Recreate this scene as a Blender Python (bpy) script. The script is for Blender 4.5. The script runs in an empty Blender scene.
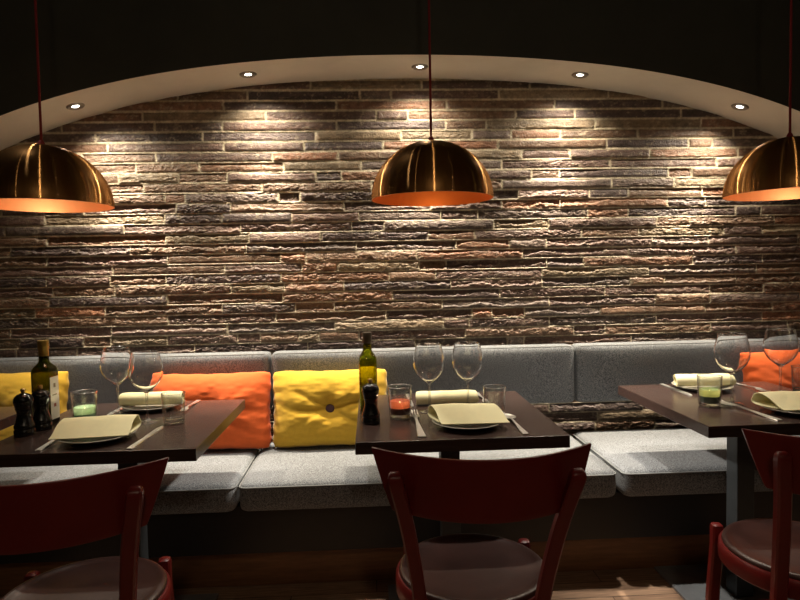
import bpy, bmesh, math, random
import numpy as np
from mathutils import Vector, Matrix

random.seed(7)
PI = math.pi
SC = bpy.context.scene
COL = SC.collection

# ------------------------------------------------------------------ camera frame
CAM_H = 1.25
_n = lambda v: v / np.linalg.norm(v)
AY = _n(np.array([-30., -26., 600.]))
AX = np.array([1., -.0215, .0485]); AX = _n(AX - AX.dot(AY) * AY)
AZ = np.cross(AY, AX)
if AZ[1] > 0: AZ = -AZ
MW = np.array([AX, AY, AZ])
def on_y(px, py, y):
    d = MW @ np.array([(px - 400) / 600., (py - 300) / 600., 1.])
    return d * (y / d[1]) + np.array([0, 0, CAM_H])

cd = bpy.data.cameras.new('camera'); cam = bpy.data.objects.new('camera', cd); COL.objects.link(cam)
cd.sensor_fit = 'HORIZONTAL'; cd.sensor_width = 36; cd.lens = 27; cd.clip_start = .02
R = Matrix((MW[:, 0], -MW[:, 1], -MW[:, 2])).transposed()
cam.matrix_world = Matrix.Translation((0, 0, CAM_H)) @ R.to_4x4()
SC.camera = cam

# ------------------------------------------------------------------ materials
def new_mat(name):
    m = bpy.data.materials.new(name); m.use_nodes = True
    nt = m.node_tree
    return m, nt, nt.nodes['Principled BSDF']
def mat(name, col, rough=.5, metal=0., spec=.5, noise=0., nscale=20., bump=0., bscale=None, stretch=(1, 1, 1), **kw):
    m, nt, b = new_mat(name)
    b.inputs['Base Color'].default_value = (*col, 1)
    b.inputs['Roughness'].default_value = rough
    b.inputs['Metallic'].default_value = metal
    b.inputs['Specular IOR Level'].default_value = spec
    for k, v in kw.items(): b.inputs[k].default_value = v
    if noise or bump:
        tc = nt.nodes.new('ShaderNodeTexCoord'); mp = nt.nodes.new('ShaderNodeMapping')
        mp.inputs['Scale'].default_value = stretch
        nt.links.new(tc.outputs['Object'], mp.inputs['Vector'])
        nz = nt.nodes.new('ShaderNodeTexNoise'); nz.inputs['Scale'].default_value = nscale
        nz.inputs['Detail'].default_value = 6; nz.inputs['Roughness'].default_value = .6
        nt.links.new(mp.outputs['Vector'], nz.inputs['Vector'])
        if noise:
            r = nt.nodes.new('ShaderNodeValToRGB')
            r.color_ramp.elements[0].position = .3; r.color_ramp.elements[1].position = .7
            r.color_ramp.elements[0].color = (*[c * (1 - noise) for c in col], 1)
            r.color_ramp.elements[1].color = (*[min(1, c * (1 + noise)) for c in col], 1)
            nt.links.new(nz.outputs['Fac'], r.inputs['Fac'])
            nt.links.new(r.outputs['Color'], b.inputs['Base Color'])
        if bump:
            bn = nt.nodes.new('ShaderNodeBump'); bn.inputs['Strength'].default_value = bump
            bn.inputs['Distance'].default_value = .002
            src = nz
            if bscale:
                src = nt.nodes.new('ShaderNodeTexNoise'); src.inputs['Scale'].default_value = bscale
                nt.links.new(mp.outputs['Vector'], src.inputs['Vector'])
            nt.links.new(src.outputs['Fac'], bn.inputs['Height'])
            nt.links.new(bn.outputs['Normal'], b.inputs['Normal'])
    return m
def glass(name, col=(1, 1, 1), rough=0., ior=1.45):
    m, nt, b = new_mat(name)
    b.inputs['Base Color'].default_value = (*col, 1); b.inputs['Roughness'].default_value = rough
    b.inputs['Transmission Weight'].default_value = 1; b.inputs['IOR'].default_value = ior
    return m
def thin_glass(name, tint=(.985, .99, .985), base=.07, power=2.6, rough=.06):
    """blown thin-walled glass: see-through with fresnel reflections"""
    m, nt, b = new_mat(name); nt.nodes.remove(b)
    t = nt.nodes.new('ShaderNodeBsdfTransparent'); t.inputs['Color'].default_value = (*tint, 1)
    g = nt.nodes.new('ShaderNodeBsdfGlossy'); g.inputs['Roughness'].default_value = rough
    lw = nt.nodes.new('ShaderNodeLayerWeight')
    pw = nt.nodes.new('ShaderNodeMath'); pw.operation = 'POWER'; pw.inputs[1].default_value = power; nt.links.new(lw.outputs['Facing'], pw.inputs[0])
    fr = nt.nodes.new('ShaderNodeMath'); fr.operation = 'MULTIPLY_ADD'; fr.inputs[1].default_value = .92 - base; fr.inputs[2].default_value = base; nt.links.new(pw.outputs[0], fr.inputs[0])
    mx = nt.nodes.new('ShaderNodeMixShader')
    nt.links.new(fr.outputs[0], mx.inputs['Fac']); nt.links.new(t.outputs[0], mx.inputs[1]); nt.links.new(g.outputs[0], mx.inputs[2])
    nt.links.new(mx.outputs[0], nt.nodes['Material Output'].inputs['Surface'])
    return m
def emit(name, col, s):
    m, nt, b = new_mat(name)
    b.inputs['Base Color'].default_value = (0, 0, 0, 1)
    b.inputs['Emission Color'].default_value = (*col, 1); b.inputs['Emission Strength'].default_value = s
    return m
def fabric(name, dark, light, scale=900., bump=.35):
    m, nt, b = new_mat(name)
    tc = nt.nodes.new('ShaderNodeTexCoord')
    n1 = nt.nodes.new('ShaderNodeTexNoise'); n1.inputs['Scale'].default_value = scale * .28; n1.inputs['Detail'].default_value = 3
    n1.inputs['Roughness'].default_value = .75
    nt.links.new(tc.outputs['Object'], n1.inputs['Vector'])
    r = nt.nodes.new('ShaderNodeValToRGB')
    r.color_ramp.elements[0].position = .36; r.color_ramp.elements[1].position = .64
    r.color_ramp.elements[0].color = (*dark, 1); r.color_ramp.elements[1].color = (*light, 1)
    nt.links.new(n1.outputs['Fac'], r.inputs['Fac']); nt.links.new(r.outputs['Color'], b.inputs['Base Color'])
    b.inputs['Roughness'].default_value = .9; b.inputs['Specular IOR Level'].default_value = .15
    b.inputs['Sheen Weight'].default_value = .15
    bn = nt.nodes.new('ShaderNodeBump'); bn.inputs['Strength'].default_value = bump; bn.inputs['Distance'].default_value = .0015
    nt.links.new(n1.outputs['Fac'], bn.inputs['Height']); nt.links.new(bn.outputs['Normal'], b.inputs['Normal'])
    return m
def brushed(name, col):
    """spun metal: fine circular grooves stretch each highlight along the meridian"""
    m, nt, b = new_mat(name)
    g = nt.nodes.new('ShaderNodeBsdfAnisotropic'); g.distribution = 'GGX'
    g.inputs['Color'].default_value = (*col, 1); g.inputs['Roughness'].default_value = .23
    g.inputs['Anisotropy'].default_value = .90; g.inputs['Rotation'].default_value = 0.
    t = nt.nodes.new('ShaderNodeTangent'); t.direction_type = 'RADIAL'; t.axis = 'Z'
    nt.links.new(t.outputs['Tangent'], g.inputs['Tangent'])
    b.inputs['Base Color'].default_value = (*col, 1); b.inputs['Metallic'].default_value = 1; b.inputs['Roughness'].default_value = .34
    mx = nt.nodes.new('ShaderNodeMixShader'); mx.inputs['Fac'].default_value = .16
    nt.links.new(g.outputs[0], mx.inputs[1]); nt.links.new(b.outputs[0], mx.inputs[2])
    nt.links.new(mx.outputs[0], nt.nodes['Material Output'].inputs['Surface'])
    return m
def wax(name, col, dark):
    m, nt, b = new_mat(name)
    b.inputs['Base Color'].default_value = (*dark, 1); b.inputs['Roughness'].default_value = .5
    t = nt.nodes.new('ShaderNodeBsdfTranslucent'); t.inputs['Color'].default_value = (*col, 1)
    mx = nt.nodes.new('ShaderNodeMixShader'); mx.inputs['Fac'].default_value = .6
    nt.links.new(b.outputs[0], mx.inputs[1]); nt.links.new(t.outputs[0], mx.inputs[2])
    nt.links.new(mx.outputs[0], nt.nodes['Material Output'].inputs['Surface'])
    return m
def brick_mat():
    m, nt, b = new_mat('brick')
    at = nt.nodes.new('ShaderNodeAttribute'); at.attribute_name = 'brick_colour'
    tc = nt.nodes.new('ShaderNodeTexCoord')
    n1 = nt.nodes.new('ShaderNodeTexNoise'); n1.inputs['Scale'].default_value = 45; n1.inputs['Detail'].default_value = 8; n1.inputs['Roughness'].default_value = .7
    nt.links.new(tc.outputs['Object'], n1.inputs['Vector'])
    r = nt.nodes.new('ShaderNodeMapRange'); r.inputs['From Min'].default_value = .3; r.inputs['From Max'].default_value = .7
    r.inputs['To Min'].default_value = .55; r.inputs['To Max'].default_value = 1.5
    nt.links.new(n1.outputs['Fac'], r.inputs['Value'])
    mx = nt.nodes.new('ShaderNodeMix'); mx.data_type = 'RGBA'; mx.blend_type = 'MULTIPLY'; mx.inputs['Factor'].default_value = 1
    nt.links.new(at.outputs['Color'], mx.inputs['A']); nt.links.new(r.outputs['Result'], mx.inputs['B'])
    nt.links.new(mx.outputs['Result'], b.inputs['Base Color'])
    b.inputs['Roughness'].default_value = .48; b.inputs['Specular IOR Level'].default_value = .45
    n2 = nt.nodes.new('ShaderNodeTexNoise'); n2.inputs['Scale'].default_value = 130; n2.inputs['Detail'].default_value = 5
    nt.links.new(tc.outputs['Object'], n2.inputs['Vector'])
    bn = nt.nodes.new('ShaderNodeBump'); bn.inputs['Strength'].default_value = .9; bn.inputs['Distance'].default_value = .005
    nt.links.new(n2.outputs['Fac'], bn.inputs['Height']); nt.links.new(bn.outputs['Normal'], b.inputs['Normal'])
    return m
def wood(name, c1, c2, rough, axis=(1, 12, 12), scale=6, spec=.5):
    m, nt, b = new_mat(name)
    tc = nt.nodes.new('ShaderNodeTexCoord'); mp = nt.nodes.new('ShaderNodeMapping'); mp.inputs['Scale'].default_value = axis
    nt.links.new(tc.outputs['Object'], mp.inputs['Vector'])
    n1 = nt.nodes.new('ShaderNodeTexNoise'); n1.inputs['Scale'].default_value = scale; n1.inputs['Detail'].default_value = 8; n1.inputs['Roughness'].default_value = .65
    nt.links.new(mp.outputs['Vector'], n1.inputs['Vector'])
    r = nt.nodes.new('ShaderNodeValToRGB'); r.color_ramp.elements[0].position = .32; r.color_ramp.elements[1].position = .68
    r.color_ramp.elements[0].color = (*c1, 1); r.color_ramp.elements[1].color = (*c2, 1)
    nt.links.new(n1.outputs['Fac'], r.inputs['Fac']); nt.links.new(r.outputs['Color'], b.inputs['Base Color'])
    b.inputs['Roughness'].default_value = rough; b.inputs['Specular IOR Level'].default_value = spec
    bn = nt.nodes.new('ShaderNodeBump'); bn.inputs['Strength'].default_value = .12; bn.inputs['Distance'].default_value = .001
    nt.links.new(n1.outputs['Fac'], bn.inputs['Height']); nt.links.new(bn.outputs['Normal'], b.inputs['Normal'])
    return m
def floor_mat():
    m, nt, b = new_mat('floor_planks')
    tc = nt.nodes.new('ShaderNodeTexCoord')
    br = nt.nodes.new('ShaderNodeTexBrick'); br.offset = .37
    br.inputs['Scale'].default_value = 1; br.inputs['Brick Width'].default_value = .9; br.inputs['Row Height'].default_value = .11
    br.inputs['Mortar Size'].default_value = .0015; br.inputs['Mortar'].default_value = (.02, .012, .008, 1)
    br.inputs['Color1'].default_value = (.40, .25, .16, 1); br.inputs['Color2'].default_value = (.30, .18, .115, 1)
    nt.links.new(tc.outputs['Object'], br.inputs['Vector'])
    mp = nt.nodes.new('ShaderNodeMapping'); mp.inputs['Scale'].default_value = (2, 26, 1)
    nt.links.new(tc.outputs['Object'], mp.inputs['Vector'])
    n1 = nt.nodes.new('ShaderNodeTexNoise'); n1.inputs['Scale'].default_value = 5; n1.inputs['Detail'].default_value = 8
    nt.links.new(mp.outputs['Vector'], n1.inputs['Vector'])
    r = nt.nodes.new('ShaderNodeMapRange'); r.inputs['From Min'].default_value = .3; r.inputs['From Max'].default_value = .7
    r.inputs['To Min'].default_value = .6; r.inputs['To Max'].default_value = 1.4
    nt.links.new(n1.outputs['Fac'], r.inputs['Value'])
    mx = nt.nodes.new('ShaderNodeMix'); mx.data_type = 'RGBA'; mx.blend_type = 'MULTIPLY'; mx.inputs['Factor'].default_value = 1
    nt.links.new(br.outputs['Color'], mx.inputs['A']); nt.links.new(r.outputs['Result'], mx.inputs['B'])
    nt.links.new(mx.outputs['Result'], b.inputs['Base Color']); b.inputs['Roughness'].default_value = .5
    return m

M = dict(
    brick=brick_mat(), floor=floor_mat(),
    dark_paint=mat('dark_paint', (.045, .045, .035), .7, noise=.15, nscale=4),
    soffit=mat('soffit_paint', (.66, .62, .53), .8, noise=.06, nscale=5, bump=.1, bscale=120),
    grey_fabric=fabric('grey_fabric', (.042, .047, .055), (.295, .305, .318)),
    piping=mat('piping_fabric', (.16, .165, .165), .9),
    black_wood=mat('black_wood', (.008, .007, .007), .5),
    plinth=wood('plinth_wood', (.14, .060, .023), (.24, .11, .045), .5),
    table=wood('table_wood', (.026, .0135, .011), (.050, .029, .0235), .26, (1, 14, 14), 5),
    steel=mat('grey_steel', (.05, .055, .060), .45, metal=.5, noise=.15, nscale=15),
    plate_steel=mat('plate_steel', (.26, .27, .285), .5, metal=.3, noise=.15, nscale=15),
    black_steel=mat('black_steel', (.03, .03, .032), .4, metal=.5),
    red=mat('red_lacquer', (.16, .010, .009), .38, noise=.12, nscale=8),
    pad=mat('seat_pad', (.056, .024, .020), .35, noise=.25, nscale=9, bump=.1, bscale=90),
    brass=brushed('brushed_brass', (.74, .38, .135)),
    copper=mat('copper_lining', (.82, .30, .095), .42, metal=.5),
    red_cord=mat('red_cord', (.22, .012, .014), .8),
    bulb=emit('bulb_glow', (1, .62, .30), .6),
    socket=mat('socket', (.02, .02, .02), .5),
    chrome=mat('trim_metal', (.30, .28, .25), .35, metal=1.),
    led=emit('led_lens', (1, .96, .88), 18.),
    orange=mat('orange_cotton', (.74, .125, .024), .85, spec=.2, noise=.06, nscale=60, bump=.15, bscale=500, **{'Sheen Weight': .2}),
    yellow=mat('yellow_cotton', (.62, .37, .032), .85, spec=.2, noise=.06, nscale=60, bump=.15, bscale=500, **{'Sheen Weight': .2}),
    button=mat('button_cloth', (.07, .03, .035), .7),
    napkin=mat('napkin_cloth', (.82, .76, .47), .85, spec=.2, noise=.04, nscale=30, bump=.12, bscale=350),
    stoneware=mat('stoneware', (.25, .23, .18), .35, noise=.1, nscale=40),
    cutlery=mat('cutlery_steel', (.80, .78, .73), .34, metal=1.),
    clear=thin_glass('clear_glass'), thick=glass('thick_glass'), rim=thin_glass('rim_glass', (.97, .97, .97), .30, 1.6, .22), stem=thin_glass('stem_glass', (.98, .98, .98), .16, 1.8, .12), bottle_backdrop_dark=glass('bottle_glass_backdrop_dark', (.22, .24, .03)),  # last glass: darkness of the backdrop put into the left bottle's tint
    green_glass=glass('bottle_glass', (.50, .52, .06), 0., 1.45),
    foil=mat('foil', (.34, .22, .05), .4, metal=.7, noise=.2, nscale=60),
    dark_cap=mat('dark_cap', (.07, .05, .03), .45),
    label=mat('paper_label', (.66, .62, .52), .7, noise=.06, nscale=40),
    mark_red=mat('label_mark', (.30, .09, .05), .7), mark_green=mat('label_ink', (.20, .18, .10), .7),
    mill=mat('black_lacquer', (.008, .007, .007), .18),
    mill_knob=mat('mill_brass', (.55, .36, .14), .3, metal=1.),
    wax_green=(mat('green_wax', (.25, .42, .28), .5), wax('pale_green_wax', (.86, .95, .74), (.34, .48, .36))),
    wax_dark=(mat('dark_green_wax', (.035, .075, .045), .4), wax('yellow_green_wax', (.86, .84, .50), (.10, .16, .09))),
    wax_red=(mat('dark_red_wax', (.07, .012, .010), .4), wax('orange_red_wax', (1., .52, .34), (.24, .07, .045))),
    wick=mat('wick', (.02, .015, .01), .9),
    flame=emit('flame_glow', (1, .72, .30), 8.),
)

# ------------------------------------------------------------------ mesh helpers
def link(name, me, m, parent=None, loc=(0, 0, 0), rot=(0, 0, 0), smooth=None):
    o = bpy.data.objects.new(name, me); COL.objects.link(o)
    for x in (m if isinstance(m, (list, tuple)) else [m]): me.materials.append(x)
    if smooth is not None:
        me.polygons.foreach_set('use_smooth', [True] * len(me.polygons))
        if smooth < 170: me.set_sharp_from_angle(angle=math.radians(smooth))
    o.location = loc; o.rotation_euler = rot
    if parent: o.parent = parent
    return o
def pydata(name, v, f):
    me = bpy.data.meshes.new(name); me.from_pydata([tuple(map(float, p)) for p in v], [], f); me.update()
    return me
def thing(name, label, cat, loc=(0, 0, 0), rz=0., group=None):
    o = bpy.data.objects.new(name, None); COL.objects.link(o)
    o.empty_display_size = .05; o.location = loc; o.rotation_euler = (0, 0, rz)
    return tag(o, label, cat, group)
def tag(o, label, cat, group=None):
    o['label'] = label; o['category'] = cat
    if group: o['group'] = group
    return o
def copy_tree(root, label, loc, rz=0., group=None):
    def rec(o, par):
        c = o.copy(); COL.objects.link(c)
        if par: c.parent = par
        for ch in list(o.children): rec(ch, c)
        return c
    r = rec(root, None); r.location = loc; r.rotation_euler = (0, 0, rz); r['label'] = label
    if group: r['group'] = group
    return r
def structure(o): o['kind'] = 'structure'; return o

def spline(pts, n=6):
    p = np.array(pts, float); out = []
    e = np.vstack([2 * p[0] - p[1], p, 2 * p[-1] - p[-2]])
    for i in range(1, len(e) - 2):
        for k in range(n):
            t = k / n
            out.append(.5 * (2 * e[i] + (e[i + 1] - e[i - 1]) * t + (2 * e[i - 1] - 5 * e[i] + 4 * e[i + 1] - e[i + 2]) * t * t + (3 * e[i] - e[i - 1] - 3 * e[i + 1] + e[i + 2]) * t ** 3))
    out.append(p[-1]); return np.array(out)
def lathe(name, prof, segs=48, close=False):
    """prof: list of (r, z); r = 0 gives a pole"""
    v, f, rings = [], [], []
    for r, z in prof:
        if r < 1e-6: rings.append([len(v)]); v.append((0, 0, z))
        else:
            rings.append(list(range(len(v), len(v) + segs)))
            v += [(r * math.cos(2 * PI * i / segs), r * math.sin(2 * PI * i / segs), z) for i in range(segs)]
    pairs = list(zip(rings[:-1], rings[1:]))
    if close: pairs.append((rings[-1], rings[0]))
    for a, b in pairs:
        for i in range(segs):
            j = (i + 1) % segs
            if len(a) == 1 and len(b) == 1: continue
            if len(a) == 1: f.append((a[0], b[j], b[i]))
            elif len(b) == 1: f.append((a[i], a[j], b[0]))
            else: f.append((a[i], a[j], b[j], b[i]))
    me = pydata(name, v, f)
    bm = bmesh.new(); bm.from_mesh(me); bmesh.ops.recalc_face_normals(bm, faces=bm.faces); bm.to_mesh(me); bm.free()
    return me
def box(name, lo, hi, bev=0., seg=3):
    bm = bmesh.new(); bmesh.ops.create_cube(bm, size=1)
    lo = Vector(lo); hi = Vector(hi); s = hi - lo; c = (hi + lo) / 2
    for v in bm.verts: v.co = Vector((v.co.x * s.x, v.co.y * s.y, v.co.z * s.z)) + c
    if bev: bmesh.ops.bevel(bm, geom=bm.edges[:], offset=bev, segments=seg, profile=.5, affect='EDGES')
    me = bpy.data.meshes.new(name); bm.to_mesh(me); bm.free(); return me
def tube(name, pts, rad, segs=10, squash=None):
    """tube with rounded ends along points; rad scalar or per-point"""
    P = [Vector(p) for p in pts]; n = len(P)
    rad = [rad] * n if not hasattr(rad, '__len__') else list(rad)
    v, f = [], []
    up = Vector((0, 0, 1)) if abs((P[-1] - P[0]).normalized().z) < .95 else Vector((0, 1, 0))
    for i in range(n):
        t = (P[min(i + 1, n - 1)] - P[max(i - 1, 0)]).normalized()
        a = t.cross(up).normalized(); b = a.cross(t)
        for k in range(segs):
            th = 2 * PI * k / segs
            v.append(P[i] + a * math.cos(th) * rad[i] * (squash[0] if squash else 1) + b * math.sin(th) * rad[i] * (squash[1] if squash else 1))
    for i in range(n - 1):
        for k in range(segs):
            j = (k + 1) % segs
            f.append((i * segs + k, i * segs + j, (i + 1) * segs + j, (i + 1) * segs + k))
    f.append(tuple(range(segs - 1, -1, -1))); f.append(tuple((n - 1) * segs + k for k in range(segs)))
    return pydata(name, v, f)
def grid_surface(name, rows, closed_u=False):
    """rows: array (nu, nv, 3)"""
    nu, nv, _ = rows.shape
    idx = np.arange(nu * nv).reshape(nu, nv)
    f = []
    for i in range(nu if closed_u else nu - 1):
        for j in range(nv - 1):
            a = (i + 1) % nu
            f.append((idx[i, j], idx[a, j], idx[a, j + 1], idx[i, j + 1]))
    return pydata(name, rows.reshape(-1, 3), [tuple(map(int, q)) for q in f])
def bar_mesh(name, stations, hw, ht, bev=.0):
    """rectangular bar through stations (x,y,z); hw half width in x, ht half depth in y; per-station lists allowed"""
    v, f = [], []
    n = len(stations)
    for i, (x, y, z) in enumerate(stations):
        w = hw[i] if hasattr(hw, '__len__') else hw; d = ht[i] if hasattr(ht, '__len__') else ht
        c = min(w, d) * .3
        for dx, dy in ((-w + c, -d), (w - c, -d), (w, -d + c), (w, d - c), (w - c, d), (-w + c, d), (-w, d - c), (-w, -d + c)):
            v.append((x + dx, y + dy, z))
    for i in range(n - 1):
        for k in range(8):
            j = (k + 1) % 8
            f.append((i * 8 + k, i * 8 + j, (i + 1) * 8 + j, (i + 1) * 8 + k))
    f.append(tuple(range(7, -1, -1))); f.append(tuple((n - 1) * 8 + k for k in range(8)))
    return pydata(name, v, f)

_rng = np.random.RandomState(11)
def vnoise(x, z, sx, sz, seed):
    r = np.random.RandomState(seed); L = r.rand(257, 257)
    u = x / sx; w = z / sz
    iu = np.floor(u).astype(int); iw = np.floor(w).astype(int)
    fu = u - iu; fw = w - iw
    fu = fu * fu * (3 - 2 * fu); fw = fw * fw * (3 - 2 * fw)
    g = lambda a, b: L[a % 257, b % 257]
    return (g(iu, iw) * (1 - fu) + g(iu + 1, iw) * fu) * (1 - fw) + (g(iu, iw + 1) * (1 - fu) + g(iu + 1, iw + 1) * fu) * fw
sstep = lambda a, b, x: (lambda t: t * t * (3 - 2 * t))(np.clip((x - a) / (b - a), 0, 1))

# ------------------------------------------------------------------ SETTING
XL, XR = -2.3, 2.7           # the niche
RL, RR, RB, RC = -3.1, 3.5, -2.6, 2.75
YF, YW = 2.65, 2.975         # arch wall front / brick base plane
def arch_z(x):
    d = abs(x - .2); return 2.2 - .055 * d * d - .009 * d ** 4

structure(link('floor', box('floor', (RL, RB, -.1), (RR, 3.1, 0)), M['floor']))
structure(link('ceiling', box('ceiling', (RL, RB, RC), (RR, 3.1, RC + .1)), M['dark_paint']))
structure(link('wall_left', box('wall_left', (RL - .1, RB, 0), (RL, 3.1, RC)), M['dark_paint']))
structure(link('wall_right', box('wall_right', (RR, RB, 0), (RR + .1, 3.1, RC)), M['dark_paint']))
structure(link('wall_rear', box('wall_rear', (RL, RB - .1, 0), (RR, RB, RC)), M['dark_paint']))

def build_arch():
    xs = np.linspace(XL, XR, 121); v, f, mi = [], [], []
    YB = 3.0
    def quad(a, b, c, d, m):
        i = len(v); v.extend([a, b, c, d]); f.append((i, i + 1, i + 2, i + 3)); mi.append(m)
    for a, b in zip(xs[:-1], xs[1:]):
        za, zb = arch_z(a), arch_z(b)
        quad((a, YF, za), (b, YF, zb), (b, YF, RC), (a, YF, RC), 0)
        quad((a, YF, za), (a, YB, za), (b, YB, zb), (b, YF, zb), 1)
    zl, zr = arch_z(XL), arch_z(XR)
    quad((XL, YF, 0), (XL, YB, 0), (XL, YB, zl), (XL, YF, zl), 1)
    quad((XR, YB, 0), (XR, YF, 0), (XR, YF, zr), (XR, YB, zr), 1)
    quad((RL, YF, 0), (XL, YF, 0), (XL, YF, RC), (RL, YF, RC), 0)
    quad((XR, YF, 0), (RR, YF, 0), (RR, YF, RC), (XR, YF, RC), 0)
    me = pydata('wall_arch', v, f)
    bm = bmesh.new(); bm.from_mesh(me); bmesh.ops.remove_doubles(bm, verts=bm.verts, dist=1e-5)
    bm.to_mesh(me); bm.free()
    o = link('wall_front', me, [M['dark_paint'], M['soffit']])
    for p in me.polygons: p.material_index = 0 if abs(p.normal.y) > .9 else 1
    return structure(o)
build_arch()

# vertical brick joints read off the wall: (origin x, origin y, [(crop x, crop y) / 4])
JOINTS = [
 (0, 130, [(425,70),(620,107),(795,148),(470,190),(712,188),(570,228),(655,272),(738,268),(655,355),(175,365),(490,400),(15,402),(660,440),(183,450),(515,485),(35,492),(665,522),(182,528),(435,590)]),
 (200, 80, [(440,15),(187,62),(640,58),(765,52),(90,97),(545,97),(262,140),(705,140),(88,185),(545,180),(5,222),(462,225),(92,268),(415,265),(288,308),(550,305),(332,348),(105,388),(565,385),(462,388),(245,428),(687,425),(312,468),(400,467),(120,512),(575,508),(85,553),(365,548),(160,590),(607,585),(735,580)]),
 (400, 80, [(88,12),(523,12),(398,50),(188,95),(622,90),(32,140),(465,130),(703,130),(185,182),(347,175),(785,165),(5,222),(290,215),(448,215),(645,210),(395,252),(490,295),(682,290),(410,338),(530,375),(642,370),(410,412),(475,450),(762,445),(645,488),(313,532),(755,525),(165,535),(380,568),(598,565)]),
 (600, 80, [(37,45),(255,80),(330,118),(410,155),(540,195),(455,238),(360,238),(30,245),(205,282),(558,275),(45,325),(475,315),(278,360),(372,358),(50,400),(302,398),(118,440),(275,478),(428,470),(118,518),(550,510),(650,508),(232,555),(365,552),(500,590),(655,585)]),
 (0, 220, [(455,285),(665,320),(190,338),(415,375),(668,402),(188,420),(440,450),(330,495),(665,490),(437,492),(302,540),(775,520),(660,245),(180,248),(445,200)]),
 (200, 220, [(162,35),(607,25),(735,25),(480,65),(182,110),(625,100),(322,150),(422,145),(95,188),(405,182),(550,182),(322,228),(757,222),(122,270),(335,265),(575,262),(330,308),(770,300),(87,358),(380,350),(537,345),(302,392),(745,380),(107,435),(540,425),(148,480),(240,480),(395,470),(475,465),(635,462),(430,505)]),
 (400, 220, [(378,12),(600,10),(115,58),(300,52),(730,40),(228,90),(440,88),(588,85),(68,130),(492,128),(77,170),(185,172),(590,165),(738,160),(143,215),(572,210),(205,252),(572,245),(400,285),(170,332),(600,325),(290,370),(370,370),(500,362),(175,415),(277,410),(600,400),(262,455),(700,440),(62,490),(432,485),(500,483)]),
 (600, 220, [(508,28),(655,28),(160,35),(215,72),(440,70),(118,112),(548,105),(378,148),(657,140),(198,190),(632,182),(263,230),(550,220),(447,265),(22,272),(228,305),(445,300),(660,290),(5,350),(425,340),(230,388),(655,380),(25,432),(448,425),(130,468),(480,462)]),
 (500, 330, [(200,318),(395,352),(625,378)]),
]
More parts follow.
